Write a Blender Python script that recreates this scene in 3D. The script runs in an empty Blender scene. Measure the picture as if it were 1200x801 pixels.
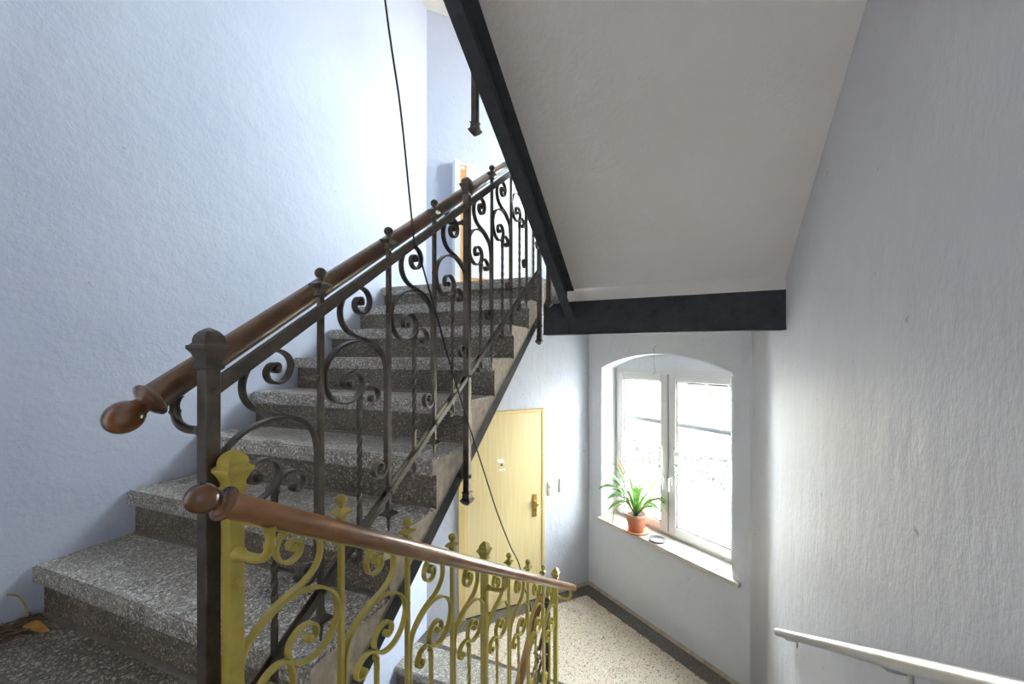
import bpy, bmesh, math, random
from mathutils import Vector, Matrix

# ------------------------------------------------------------------ camera, world, exposure
SC = bpy.context.scene
COL = SC.collection
cam_d = bpy.data.cameras.new("camera"); cam = bpy.data.objects.new("camera", cam_d); COL.objects.link(cam)
cam_d.sensor_fit = 'HORIZONTAL'; cam_d.sensor_width = 36.0
cam_d.lens = 475.0 / 1200.0 * 36.0
cam_d.shift_y = 14.5 / 1200.0
cam_d.clip_start = 0.02; cam_d.clip_end = 200
YAW = 0.3663
cam.location = (0, 0, 0); cam.rotation_euler = (math.pi / 2, 0, YAW)
SC.camera = cam
w = bpy.data.worlds.new("world"); SC.world = w; w.use_nodes = True
bg = w.node_tree.nodes["Background"]
# even overcast sky (CIE overcast: three times brighter overhead than at the horizon)
_t = w.node_tree; _tc = _t.nodes.new("ShaderNodeTexCoord"); _sx = _t.nodes.new("ShaderNodeSeparateXYZ"); _mx = _t.nodes.new("ShaderNodeMath"); _mx.operation = 'MAXIMUM'; _mx.inputs[1].default_value = 0.0
_ma = _t.nodes.new("ShaderNodeMath"); _ma.operation = 'MULTIPLY_ADD'; _ma.inputs[1].default_value = 0.4; _ma.inputs[2].default_value = 0.95
_t.links.new(_tc.outputs["Generated"], _sx.inputs[0]); _t.links.new(_sx.outputs[2], _mx.inputs[0]); _t.links.new(_mx.outputs[0], _ma.inputs[0]); _t.links.new(_ma.outputs[0], bg.inputs[1])
bg.inputs[0].default_value = (0.90, 0.955, 1.0, 1)
SC.view_settings.view_transform = 'Standard'; SC.view_settings.look = 'None'
SC.view_settings.gamma = 1.0; SC.view_settings.use_curve_mapping = False
SC.view_settings.exposure = 5.38
SC.cycles.use_denoising = True
SC.cycles.max_bounces = 24; SC.cycles.diffuse_bounces = 16; SC.cycles.glossy_bounces = 6
SC.cycles.transparent_max_bounces = 16
SC.cycles.sample_clamp_indirect = 20.0

# ------------------------------------------------------------------ plan numbers (metres; origin = camera)
XL = -2.19                      # left wall
XS = -0.83                      # outer face of the left flight
C0 = Vector((XL, 3.39))         # left wall / door wall corner
C1 = Vector((-0.86, 4.757))     # door wall / window wall corner
C2 = Vector((0.70, 3.593))      # window wall / right wall corner
def xr(y): return 0.578 + 0.034 * y     # right wall
Z_LAND = -0.969; Z_LOW = -2.68; Z_UP = 0.549
STOREY = Z_UP - Z_LOW
DW = (C2 - C1).normalized(); NW = Vector((-DW.y, DW.x)); NW = NW if NW.y > 0 else -NW
DD = (C1 - C0).normalized(); ND = Vector((-DD.y, DD.x))
def onW(s, q, z): p = C1 + DW * s + NW * q; return Vector((p.x, p.y, z))
def onD(s, q, z): p = C0 + DD * s + ND * q; return Vector((p.x, p.y, z))

# ------------------------------------------------------------------ materials
MATS = {}
class NT:
    def __init__(s, name):
        s.m = bpy.data.materials.new(name); s.m.use_nodes = True; s.t = s.m.node_tree
        s.b = s.t.nodes["Principled BSDF"]; MATS[name] = s.m
    def n(s, typ, **kw):
        nd = s.t.nodes.new(typ)
        for k, v in kw.items():
            if k.startswith("i_"):
                key = k[2:]
                key = int(key) if key.isdigit() else key.replace("_", " ")
                nd.inputs[key].default_value = v
            else: setattr(nd, k, v)
        return nd
    def l(s, a, ao, b, bi): s.t.links.new(a.outputs[ao], b.inputs[bi])
    def coord(s, scale=(1, 1, 1)):
        tc = s.n("ShaderNodeTexCoord"); mp = s.n("ShaderNodeMapping"); mp.inputs["Scale"].default_value = scale
        s.l(tc, "Object", mp, "Vector"); return mp
    def ramp(s, stops, interp='LINEAR'):
        r = s.n("ShaderNodeValToRGB"); e = r.color_ramp.elements; r.color_ramp.interpolation = interp
        while len(e) < len(stops): e.new(0.5)
        for el, (p, c) in zip(e, stops): el.position = p; el.color = (*c, 1)
        return r
    def mix(s, fac, a, b, blend='MIX'):
        m = s.n("ShaderNodeMix", data_type='RGBA', blend_type=blend)
        for idx, v in ((0, fac), (6, a), (7, b)):
            if isinstance(v, tuple) and not isinstance(v[0], (int, float)): s.t.links.new(v[0].outputs[v[1]], m.inputs[idx])
            elif isinstance(v, tuple): m.inputs[idx].default_value = (*v, 1)
            else: m.inputs[idx].default_value = v
        return m
    def bump(s, src, out, strength, dist=0.01, prev=None):
        b = s.n("ShaderNodeBump"); b.inputs["Strength"].default_value = strength; b.inputs["Distance"].default_value = dist
        s.l(src, out, b, "Height")
        if prev: s.l(prev, 0, b, "Normal")
        return b
    def setp(s, **kw):
        for k, v in kw.items(): s.b.inputs[k.replace("_", " ")].default_value = v

def plaster(name, c1, c2, rough=0.75, bump=0.5, streak=0.0, spots=True):
    m = NT(name); co = m.coord()
    n1 = m.n("ShaderNodeTexNoise", i_Scale=1.3, i_Detail=6.0, i_Roughness=0.6); m.l(co, 0, n1, "Vector")
    r = m.ramp([(0.3, c1), (0.7, c2)]); m.l(n1, 0, r, 0)
    out = r
    if spots:
        sp = m.n("ShaderNodeTexNoise", i_Scale=16.0, i_Detail=2.0); m.l(co, 0, sp, "Vector")
        sr = m.ramp([(0.745, (0, 0, 0)), (0.79, (1, 1, 1))]); m.l(sp, 0, sr, 0)
        out = m.mix((sr, 0), (r, 0), tuple(x * 0.62 for x in c1)); m.l(out, 2, m.b, "Base Color")
    else: m.l(r, 0, m.b, "Base Color")
    co2 = m.coord((1, 1, 0.55 if streak else 1))
    a = m.n("ShaderNodeTexNoise", i_Scale=9.0, i_Detail=5.0, i_Roughness=0.62); m.l(co2, 0, a, "Vector")
    b1 = m.bump(a, 0, bump, 0.035)
    f = m.n("ShaderNodeTexNoise", i_Scale=70.0, i_Detail=4.0, i_Roughness=0.6); m.l(co2, 0, f, "Vector")
    b2 = m.bump(f, 0, bump * 0.9, 0.006, b1)
    m.l(b2, 0, m.b, "Normal"); m.setp(Roughness=rough)
    return m.m
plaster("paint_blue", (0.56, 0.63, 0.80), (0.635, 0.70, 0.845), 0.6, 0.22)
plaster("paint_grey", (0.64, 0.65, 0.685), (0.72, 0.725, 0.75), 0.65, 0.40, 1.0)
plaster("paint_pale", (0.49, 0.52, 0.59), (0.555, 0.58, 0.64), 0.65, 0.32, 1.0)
plaster("paint_right", (0.56, 0.55, 0.58), (0.645, 0.635, 0.65), 0.6, 0.27, 1.0)
plaster("paint_back", (0.33, 0.30, 0.27), (0.39, 0.36, 0.33), 0.6, 0.2)
plaster("plaster_soffit", (0.84, 0.785, 0.745), (0.89, 0.845, 0.81), 0.8, 0.35, spots=False)
plaster("plaster_white", (0.80, 0.78, 0.72), (0.86, 0.84, 0.79), 0.8, 0.25, spots=False)

def terrazzo(name, matrix, chips, scale, thr=0.30, rough=0.33, dirt=0.5, grime=(0.05, 0.04, 0.03)):
    m = NT(name); co = m.coord()
    # irregular chips: two voronoi layers
    nz = m.n("ShaderNodeTexNoise", i_Scale=scale * 0.8, i_Detail=2.0); m.l(co, 0, nz, "Vector")
    wv = m.mix(0.012, (co, 0), (nz, 1))
    m_in = wv
    cols = None; base = None
    prev = None
    for k, sc in enumerate((scale, scale * 2.1)):
        v = m.n("ShaderNodeTexVoronoi", i_Scale=sc, i_Randomness=1.0); m.l(m_in, 2, v, "Vector")
        sep = m.n("ShaderNodeSeparateColor"); m.l(v, "Color", sep, 0)
        rm = m.ramp([(i / len(chips), c) for i, c in enumerate(chips)], 'CONSTANT'); m.l(sep, 0, rm, 0)
        rad = m.n("ShaderNodeMath", operation='MULTIPLY'); m.l(sep, 1, rad, 0); rad.inputs[1].default_value = thr * 2.0
        lt = m.n("ShaderNodeMath", operation='LESS_THAN'); m.l(v, "Distance", lt, 0); m.l(rad, 0, lt, 1)
        prev = m.mix((lt, 0), (prev, 2) if prev else matrix, (rm, 0))
    big = m.n("ShaderNodeTexNoise", i_Scale=3.5, i_Detail=2.5, i_Roughness=0.5); m.l(co, 0, big, "Vector")
    br = m.ramp([(0.35, (0, 0, 0)), (0.80, (1, 1, 1))]); m.l(big, 0, br, 0)
    dm = m.n("ShaderNodeMath", operation='MULTIPLY'); m.l(br, 0, dm, 0); dm.inputs[1].default_value = dirt
    o = m.mix((dm, 0), (prev, 2), grime); m.l(o, 2, m.b, "Base Color")
    rr = m.ramp([(0.3, (rough * 0.8,) * 3), (0.7, (min(1, rough * 1.5),) * 3)]); m.l(big, 0, rr, 0); m.l(rr, 0, m.b, "Roughness")
    b = m.bump(nz, 0, 0.25, 0.002); m.l(b, 0, m.b, "Normal")
    return m.m
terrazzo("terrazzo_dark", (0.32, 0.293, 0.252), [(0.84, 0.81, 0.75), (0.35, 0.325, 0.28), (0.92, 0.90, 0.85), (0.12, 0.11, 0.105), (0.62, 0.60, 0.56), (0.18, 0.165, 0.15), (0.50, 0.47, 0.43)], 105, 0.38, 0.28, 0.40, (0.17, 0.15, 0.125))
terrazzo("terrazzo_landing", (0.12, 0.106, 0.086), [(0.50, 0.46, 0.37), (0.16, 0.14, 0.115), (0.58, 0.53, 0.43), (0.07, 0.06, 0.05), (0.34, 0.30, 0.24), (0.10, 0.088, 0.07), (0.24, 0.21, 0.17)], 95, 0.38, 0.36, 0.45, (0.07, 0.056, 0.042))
terrazzo("terrazzo_riser_grime_shade", (0.165, 0.135, 0.102), [(0.50, 0.43, 0.34), (0.20, 0.17, 0.13), (0.60, 0.52, 0.42), (0.06, 0.05, 0.04), (0.22, 0.19, 0.15), (0.08, 0.07, 0.055), (0.16, 0.135, 0.11)], 125, 0.34, 0.45, 0.5, (0.045, 0.035, 0.026))  # riser faces: brown grime, with the shade below the noses darkened into the colour
terrazzo("terrazzo_light", (0.60, 0.53, 0.42), [(0.70, 0.64, 0.53), (0.20, 0.17, 0.16), (0.62, 0.55, 0.46), (0.10, 0.09, 0.09), (0.42, 0.16, 0.10), (0.74, 0.68, 0.58), (0.30, 0.26, 0.24)], 68, 0.28, 0.3, 0.12, (0.45, 0.38, 0.28))
terrazzo("terrazzo_border", (0.13, 0.115, 0.10), [(0.05, 0.045, 0.04), (0.14, 0.12, 0.10), (0.30, 0.26, 0.22), (0.10, 0.09, 0.08)], 85, 0.32, 0.4, 0.35, (0.09, 0.075, 0.055))
def simple(name, col, rough=0.5, metallic=0.0, coat=0.0, noise=0.12, nscale=25.0, bump=0.1, stretch=(1, 1, 1)):
    m = NT(name); co = m.coord(stretch)
    n1 = m.n("ShaderNodeTexNoise", i_Scale=nscale, i_Detail=5.0, i_Roughness=0.6); m.l(co, 0, n1, "Vector")
    lo = tuple(max(0, c * (1 - noise)) for c in col); hi = tuple(min(1, c * (1 + noise)) for c in col)
    r = m.ramp([(0.3, lo), (0.7, hi)]); m.l(n1, 0, r, 0); m.l(r, 0, m.b, "Base Color")
    if bump: m.l(m.bump(n1, 0, bump, 0.003), 0, m.b, "Normal")
    m.setp(Roughness=rough, Metallic=metallic); m.b.inputs["Coat Weight"].default_value = coat
    m.b.inputs["Coat Roughness"].default_value = 0.15
    return m.m
simple("concrete_raw", (0.56, 0.50, 0.41), 0.85, noise=0.25, nscale=30, bump=0.6)
simple("skirt_beige", (0.42, 0.37, 0.29), 0.85, noise=0.25, nscale=18, bump=0.4)
simple("mortar", (0.20, 0.175, 0.15), 0.85, noise=0.2, nscale=40, bump=0.3)
simple("iron_dark", (0.092, 0.077, 0.062), 0.36, 0.5, noise=0.35, nscale=30, bump=0.15)
simple("steel_black", (0.066, 0.069, 0.077), 0.7, 0.0, noise=0.25, nscale=14, bump=0.15)
MATS["steel_black"].node_tree.nodes["Principled BSDF"].inputs["Specular IOR Level"].default_value = 0.12
simple("paint_yellow", (0.47, 0.38, 0.065), 0.36, 0.0, 0.2, noise=0.14, nscale=22, bump=0.08)
simple("rail_steel", (0.62, 0.61, 0.60), 0.34, 0.9, noise=0.05, nscale=60, bump=0.03)
simple("pvc_white", (0.66, 0.65, 0.63), 0.35, noise=0.02, bump=0)
simple("switch_ivory", (0.60, 0.56, 0.47), 0.35, noise=0.03, bump=0)
simple("rubber_black", (0.012, 0.012, 0.013), 0.5, noise=0.1, bump=0)
simple("marble_sill", (0.60, 0.55, 0.49), 0.3, noise=0.08, nscale=9, bump=0.02)
simple("terracotta", (0.52, 0.22, 0.13), 0.6, noise=0.10, nscale=20, bump=0.1)
simple("soil", (0.018, 0.013, 0.010), 0.95, noise=0.5, nscale=90, bump=0.8)
simple("brass", (0.62, 0.40, 0.12), 0.3, 0.85, noise=0.08, bump=0)
simple("dish_grey", (0.085, 0.08, 0.075), 0.5, 0.0, noise=0.2, bump=0.05)
simple("white_paper", (0.82, 0.82, 0.80), 0.7, noise=0.03, bump=0)
simple("wood_orange", (0.62, 0.34, 0.12), 0.5, noise=0.12, nscale=12, stretch=(8, 8, 0.6))
simple("cupboard_white", (0.78, 0.79, 0.80), 0.45, noise=0.02, bump=0)
simple("twig_brown", (0.15, 0.105, 0.065), 0.8, noise=0.5, nscale=60)
simple("leaf_orange", (0.50, 0.25, 0.05), 0.6, noise=0.25, nscale=40)
simple("leaf_straw", (0.50, 0.42, 0.10), 0.6, noise=0.25, nscale=40)
simple("wire_rust", (0.16, 0.11, 0.08), 0.6, 0.4)
simple("facade_cream", (0.55, 0.47, 0.36), 0.9, noise=0.04, nscale=3)
simple("facade_glass", (0.042, 0.040, 0.037), 0.9, noise=0.2, nscale=2)
MATS["facade_glass"].node_tree.nodes["Principled BSDF"].inputs["Specular IOR Level"].default_value = 0.0
simple("bar_grey", (0.045, 0.047, 0.050), 0.9, noise=0.1, bump=0)
simple("ground_grey", (0.56, 0.55, 0.53), 0.9, noise=0.1, nscale=6)
def wood(name, c1, c2, rough, coat):
    m = NT(name); co = m.coord((1, 0.10, 0.25))
    n1 = m.n("ShaderNodeTexNoise", i_Scale=60.0, i_Detail=6.0, i_Roughness=0.6); m.l(co, 0, n1, "Vector")
    n2 = m.n("ShaderNodeTexNoise", i_Scale=5.0, i_Detail=3.0); c0 = m.coord((1, 1, 1)); m.l(c0, 0, n2, "Vector")
    r = m.ramp([(0.30, c1), (0.68, c2)]); m.l(n1, 0, r, 0)
    r2 = m.ramp([(0.40, (0.45, 0.40, 0.38)), (0.62, (1, 1, 1))]); m.l(n2, 0, r2, 0)
    mx = m.mix(0.75, (r, 0), (r2, 0), 'MULTIPLY'); m.l(mx, 2, m.b, "Base Color")
    m.setp(Roughness=rough); m.b.inputs["Coat Weight"].default_value = coat; m.b.inputs["Coat Roughness"].default_value = 0.12
    m.l(m.bump(n1, 0, 0.08, 0.002), 0, m.b, "Normal"); return m.m
wood("wood_rail_worn", (0.10, 0.047, 0.021), (0.25, 0.13, 0.062), 0.3, 0.5)
wood("wood_rail_warm", (0.25, 0.095, 0.028), (0.46, 0.215, 0.075), 0.3, 0.5)
wood("wood_knob", (0.11, 0.042, 0.013), (0.25, 0.10, 0.031), 0.2, 0.6)
def door_wood():
    m = NT("door_yellow"); co = m.coord((1, 1, 0.03))
    n1 = m.n("ShaderNodeTexNoise", i_Scale=70.0, i_Detail=5.0, i_Roughness=0.6); m.l(co, 0, n1, "Vector")
    r = m.ramp([(0.3, (0.60, 0.47, 0.23)), (0.7, (0.69, 0.57, 0.32))]); m.l(n1, 0, r, 0); m.l(r, 0, m.b, "Base Color")
    m.setp(Roughness=0.42)
door_wood()
simple("door_frame_yellow", (0.62, 0.46, 0.20), 0.45, noise=0.06, nscale=20, stretch=(1, 1, 0.1))
def leafmat(name, c1, c2):
    m = NT(name); co = m.coord()
    n1 = m.n("ShaderNodeTexNoise", i_Scale=14.0, i_Detail=3.0); m.l(co, 0, n1, "Vector")
    r = m.ramp([(0.35, c1), (0.7, c2)]); m.l(n1, 0, r, 0); m.l(r, 0, m.b, "Base Color")
    m.setp(Roughness=0.35); m.b.inputs["Subsurface Weight"].default_value = 0.0
    tr = m.n("ShaderNodeBsdfTranslucent"); m.l(r, 0, tr, 0)
    mx = m.n("ShaderNodeMixShader"); mx.inputs[0].default_value = 0.35
    m.l(m.b, 0, mx, 1); m.l(tr, 0, mx, 2); m.l(mx, 0, m.t.nodes["Material Output"], 0)
leafmat("leaf_green", (0.06, 0.17, 0.035), (0.20, 0.36, 0.08))
leafmat("leaf_pale", (0.12, 0.16, 0.06), (0.24, 0.28, 0.12))
def glassmat():
    m = NT("window_glass"); tr = m.n("ShaderNodeBsdfTransparent"); gl = m.n("ShaderNodeBsdfGlossy"); gl.inputs["Roughness"].default_value = 0.02
    mx = m.n("ShaderNodeMixShader"); mx.inputs[0].default_value = 0.05
    m.l(tr, 0, mx, 1); m.l(gl, 0, mx, 2); m.l(mx, 0, m.t.nodes["Material Output"], 0)
    tr.inputs[0].default_value = (0.94, 0.96, 0.95, 1)
glassmat()
def lacemat():
    m = NT("lace"); co = m.coord()
    n1 = m.n("ShaderNodeTexNoise", i_Scale=26.0, i_Detail=1.5); m.l(co, 0, n1, "Vector")
    r = m.ramp([(0.50, (0.15,) * 3), (0.53, (1.0,) * 3)]); m.l(n1, 0, r, 0)
    tp = m.n("ShaderNodeBsdfTransparent"); df = m.n("ShaderNodeBsdfDiffuse"); df.inputs[0].default_value = (0.93, 0.94, 0.96, 1)
    tl = m.n("ShaderNodeBsdfTranslucent"); tl.inputs[0].default_value = (0.8, 0.82, 0.85, 1)
    a = m.n("ShaderNodeMixShader"); a.inputs[0].default_value = 0.012; m.l(df, 0, a, 1); m.l(tl, 0, a, 2)
    b = m.n("ShaderNodeMixShader"); m.l(r, 0, b, 0); m.l(tp, 0, b, 1); m.l(a, 0, b, 2); m.l(b, 0, m.t.nodes["Material Output"], 0)
lacemat()

# ------------------------------------------------------------------ mesh helpers
def link(name, me, mats, parent=None):
    o = bpy.data.objects.new(name, me); COL.objects.link(o)
    for mt in ([mats] if isinstance(mats, str) else mats): me.materials.append(MATS[mt])
    if parent is not None: o.parent = parent
    return o
class MB:
    """collects geometry of ONE part"""
    def __init__(s): s.v = []; s.f = []; s.mi = []; s.sm = []
    def add(s, vs, fs, mi=0, smooth=False):
        o = len(s.v); s.v += [tuple(x) for x in vs]
        for f in fs: s.f.append(tuple(i + o for i in f)); s.mi.append(mi); s.sm.append(smooth)
        return s
    def build(s, name, mats, parent=None, bevel=0.0, fix=True, rel=None):
        me = bpy.data.meshes.new(name); me.from_pydata(s.v, [], s.f); me.update()
        for p, mi, sm in zip(me.polygons, s.mi, s.sm): p.material_index = mi; p.use_smooth = sm
        if fix:
            bm = bmesh.new(); bm.from_mesh(me); bmesh.ops.recalc_face_normals(bm, faces=bm.faces[:])
            if bevel:
                bmesh.ops.bevel(bm, geom=[e for e in bm.edges if e.calc_face_angle(0) > 0.6], offset=bevel, segments=1, affect='EDGES', clamp_overlap=True)
            bm.to_mesh(me); bm.free()
        return link(name, me, mats, parent)
    def box(s, c, h, R=None, mi=0):
        R = R or Matrix.Identity(3); c = Vector(c)
        vs = [c + R @ Vector((sx * h[0], sy * h[1], sz * h[2])) for sz in (-1, 1) for sx, sy in ((-1, -1), (1, -1), (1, 1), (-1, 1))]
        return s.add(vs, [(3, 2, 1, 0), (4, 5, 6, 7), (0, 1, 5, 4), (1, 2, 6, 5), (2, 3, 7, 6), (3, 0, 4, 7)], mi)
    def prism(s, poly, z0, z1, mi=0, flip=None):
        """poly: list of (x,y), extruded in z"""
        n = len(poly); vs = [(x, y, z0) for x, y in poly] + [(x, y, z1) for x, y in poly]
        fs = [tuple(range(n))[::-1], tuple(range(n, 2 * n))] + [(i, (i + 1) % n, n + (i + 1) % n, n + i) for i in range(n)]
        return s.add(vs, fs, mi)
    def profile(s, pts, d0, d1, mi=0):
        """closed loop of 3D points swept from +d0 to +d1"""
        n = len(pts); d0 = Vector(d0); d1 = Vector(d1)
        vs = [Vector(p) + d0 for p in pts] + [Vector(p) + d1 for p in pts]
        fs = [tuple(range(n))[::-1], tuple(range(n, 2 * n))] + [(i, (i + 1) % n, n + (i + 1) % n, n + i) for i in range(n)]
        return s.add(vs, fs, mi)
    def tube(s, pts, rad, seg=12, mi=0, cap=True, up=None):
        pts = [Vector(p) for p in pts]; n = len(pts)
        rad = rad if isinstance(rad, (list, tuple)) else [rad] * n
        T = [(pts[min(i + 1, n - 1)] - pts[max(i - 1, 0)]).normalized() for i in range(n)]
        ref = Vector(up) if up else (Vector((0, 0, 1)) if abs(T[0].z) < 0.9 else Vector((1, 0, 0)))
        u = (ref - T[0] * ref.dot(T[0])).normalized(); vs = []
        for i in range(n):
            u = (u - T[i] * u.dot(T[i])).normalized(); v = T[i].cross(u)
            for k in range(seg):
                a = 2 * math.pi * k / seg; vs.append(pts[i] + (u * math.cos(a) + v * math.sin(a)) * rad[i])
        fs = [(i * seg + k, i * seg + (k + 1) % seg, (i + 1) * seg + (k + 1) % seg, (i + 1) * seg + k) for i in range(n - 1) for k in range(seg)]
        s.add(vs, fs, mi, True)
        if cap:
            s.add([vs[k] for k in range(seg)], [tuple(range(seg))[::-1]], mi); s.add(vs[-seg:], [tuple(range(seg))], mi)
        return s
    def lathe(s, base, axis, prof, seg=20, mi=0, smooth=True):
        """prof: list of (radius, distance along axis)"""
        axis = Vector(axis).normalized(); base = Vector(base)
        u = axis.orthogonal().normalized(); v = axis.cross(u); vs = []; fs = []
        for r, h in prof:
            for k in range(seg):
                a = 2 * math.pi * k / seg; vs.append(base + axis * h + (u * math.cos(a) + v * math.sin(a)) * r)
        for i in range(len(prof) - 1):
            for k in range(seg): fs.append((i * seg + k, i * seg + (k + 1) % seg, (i + 1) * seg + (k + 1) % seg, (i + 1) * seg + k))
        fs.append(tuple(range(seg))[::-1]); fs.append(tuple(range((len(prof) - 1) * seg, len(prof) * seg)))
        return s.add(vs, fs, mi, smooth)
    def squares(s, base, prof, ax, mi=0):
        """stack of square rings (half width, z) centred on base; ax = unit horizontal axis"""
        base = Vector(base); a = Vector((ax[0], ax[1], 0)); b = Vector((-ax[1], ax[0], 0)); vs = []; fs = []
        for h, z in prof:
            for i, j in ((-1, -1), (1, -1), (1, 1), (-1, 1)): vs.append(base + a * (h * i) + b * (h * j) + Vector((0, 0, z)))
        for i in range(len(prof) - 1):
            for k in range(4): fs.append((i * 4 + k, i * 4 + (k + 1) % 4, i * 4 + 4 + (k + 1) % 4, i * 4 + 4 + k))
        n = len(prof) * 4; fs += [(3, 2, 1, 0), (n - 4, n - 3, n - 2, n - 1)]
        return s.add(vs, fs, mi)
def ball_prof(r, h0=0.0, stretch=1.0, n=9, r0=0.15):
    out = []
    for i in range(n + 1):
        a = math.pi * i / n; out.append((max(r * math.sin(a), 0.0008), h0 + r * stretch * (1 - math.cos(a))))
    return out
def tag(o, label, cat, group=None, kind=None):
    if label: o["label"] = label
    if cat: o["category"] = cat
    if group: o["group"] = group
    if kind: o["kind"] = kind
    return o
def empty(name, loc=(0, 0, 0)):
    o = bpy.data.objects.new(name, None); COL.objects.link(o); o.empty_display_size = 0.1; return o
def struct(o, label=None, cat=None):
    o["kind"] = "structure"
    if label: o["label"] = label
    if cat: o["category"] = cat
    return o
def catmull(P, sub=6):
    out = []; n = len(P)
    for i in range(n - 1):
        p0, p1, p2, p3 = P[max(i - 1, 0)], P[i], P[i + 1], P[min(i + 2, n - 1)]
        for k in range(sub):
            t = k / sub
            out.append(tuple(0.5 * (2 * b + (c - a) * t + (2 * a - 5 * b + 4 * c - d) * t * t + (3 * b - a - 3 * c + d) * t ** 3) for a, b, c, d in zip(p0, p1, p2, p3)))
    out.append(tuple(P[-1])); return out

# ------------------------------------------------------------------ walls
TH = 0.40
def wall(name, a, b, z0, z1, mat, n, label, th=TH, sub=1):
    a, b = Vector(a), Vector(b); n = Vector(n)
    mb = MB(); mb.prism([a, b, b + n * th, a + n * th], z0, z1)
    return struct(mb.build(name, mat), label, "wall")
ZB, ZT = -4.6, 4.2
YB = -1.30
wall("wall_left", (XL, YB), C0 + Vector((0, 0.0)), ZB, ZT, "paint_blue", (-1, 0), "light blue plastered wall along the left stair flight")
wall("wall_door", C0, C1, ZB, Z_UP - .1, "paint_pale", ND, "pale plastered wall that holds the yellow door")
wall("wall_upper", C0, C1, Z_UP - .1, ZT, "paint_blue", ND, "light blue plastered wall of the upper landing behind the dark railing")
wall("wall_back", (XL - TH, YB - 0.3), (xr(YB) + TH, YB - 0.3), ZB, ZT, "paint_back", (0, -1), "painted wall at the back of the half landing", 0.3)
# shift: the back wall face lies at YB-0.3
# window wall with two arched openings
WS0, WS1 = 0.207, 1.69
Z_SPR, Z_APX, Z_SILL = -0.150, 0.005, -1.83
def arch_pts(dz, n=18):
    half = (WS1 - WS0) / 2; rise = Z_APX - Z_SPR; R = (half * half + rise * rise) / (2 * rise); cz = Z_APX - R; cs = (WS0 + WS1) / 2
    a0 = math.asin(half / R)
    return [(cs - R * math.sin(a0 - 2 * a0 * i / n), cz + R * math.cos(a0 - 2 * a0 * i / n) + dz) for i in range(n + 1)]
def window_wall():
    L = (C2 - C1).length
    bm = bmesh.new()
    def loop(pts):
        vs = [bm.verts.new(onW(s, 0, z)) for s, z in pts]
        for i in range(len(vs)): bm.edges.new((vs[i], vs[(i + 1) % len(vs)]))
    loop([(0, ZB), (L + 0.25, ZB), (L + 0.25, ZT), (0, ZT)])
    for dz in (0, STOREY):
        loop([(WS0, Z_SILL - .02 + dz)] + arch_pts(dz) + [(WS1, Z_SILL - .02 + dz)])
    r = bmesh.ops.triangle_fill(bm, use_beauty=True, edges=bm.edges[:])
    ex = bmesh.ops.extrude_face_region(bm, geom=bm.faces[:])
    for v in ex["geom"]:
        if isinstance(v, bmesh.types.BMVert): v.co += Vector((NW.x, NW.y, 0)) * 0.42
    bmesh.ops.recalc_face_normals(bm, faces=bm.faces[:])
    me = bpy.data.meshes.new("wall_window"); bm.to_mesh(me); bm.free()
    return struct(link("wall_window", me, "paint_grey"), "pale grey plastered wall around the arched window", "wall")
window_wall()
# right wall with a rounded inner corner towards the window wall
def right_wall():
    d1 = -DW; d2 = Vector((xr(YB) - C2.x, YB - C2.y)).normalized()
    r = 0.22; pts = []
    half = math.acos(max(-1, min(1, d1.dot(d2)))) / 2; tl = r / math.tan(half)
    p1 = C2 + d1 * tl; p2 = C2 + d2 * tl; bis = (d1 + d2).normalized(); cc = C2 + bis * (r / math.sin(half))
    a1 = math.atan2(*(p1 - cc).yx); a2 = math.atan2(*(p2 - cc).yx)
    da = (a2 - a1 + math.pi) % (2 * math.pi) - math.pi
    inner = [cc + Vector((math.cos(a1 + da * i / 8), math.sin(a1 + da * i / 8))) * r for i in range(9)]
    inner.append(Vector((xr(YB - 0.3), YB - 0.3)))
    outer = [Vector((xr(YB - 0.3) + TH, YB - 0.3)), C2 + Vector((TH, 0.02)), p1 + NW * 0.05]
    mb = MB(); mb.prism(inner + outer, ZB, ZT)
    o = mb.build("wall_right", "paint_right")
    for p in o.data.polygons:
        if abs(p.normal.z) < 0.1 and p.area < 2.0: p.use_smooth = True
    return struct(o, "rough lilac grey plastered wall on the right", "wall")
right_wall()

# ------------------------------------------------------------------ floors and ceilings
def slab(name, poly, z0, z1, mat, label, cat="floor"):
    mb = MB(); mb.prism(poly, z0, z1); return struct(mb.build(name, mat), label, cat)
BW = 0.193
def off_corner(inset):
    # corner of the light field, inset from door wall and window wall
    a = C0 - ND * inset; b = C1 - NW * inset
    # a + DD*t = b + DW*u
    det = DD.x * (-DW.y) - DD.y * (-DW.x); r = b - a
    t = (r.x * (-DW.y) - r.y * (-DW.x)) / det
    return a + DD * t
low_edge_l = 2.89
fl = slab("floor_lower", [(XL, low_edge_l + .15), (XS - .002, low_edge_l + .15), (XS - .002, low_edge_l), (XS + 0.06, low_edge_l), (XS + 0.06, 2.76), (xr(2.76), 2.76), tuple(C2), tuple(C1), tuple(C0)], Z_LOW - 0.2, Z_LOW - 0.004, "terrazzo_border", "dark terrazzo border of the lower landing floor")
fc = off_corner(BW)
fL = C0 - ND * BW; tL = (-2.0 - fL.x) / DD.x
pA = fL + DD * tL; fW = C1 - NW * BW; tW = (0.45 - fW.x) / DW.x; pB = fW + DW * tW
mb = MB(); mb.prism([(-2.0, 3.27), (0.45, 3.22), tuple(pB), tuple(fc), tuple(pA)], Z_LOW - 0.01, Z_LOW)
mb.build("light_field", "terrazzo_light", fl)
mb = MB(); mb.prism([(XL + 0.01, low_edge_l + 0.16), (XS + 0.05, low_edge_l + 0.16), (XS + 0.05, 3.10), (XL + 0.01, 3.12)], Z_LOW - 0.008, Z_LOW - 0.001)
mb.build("edge_slab", "terrazzo_dark", fl)
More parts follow.
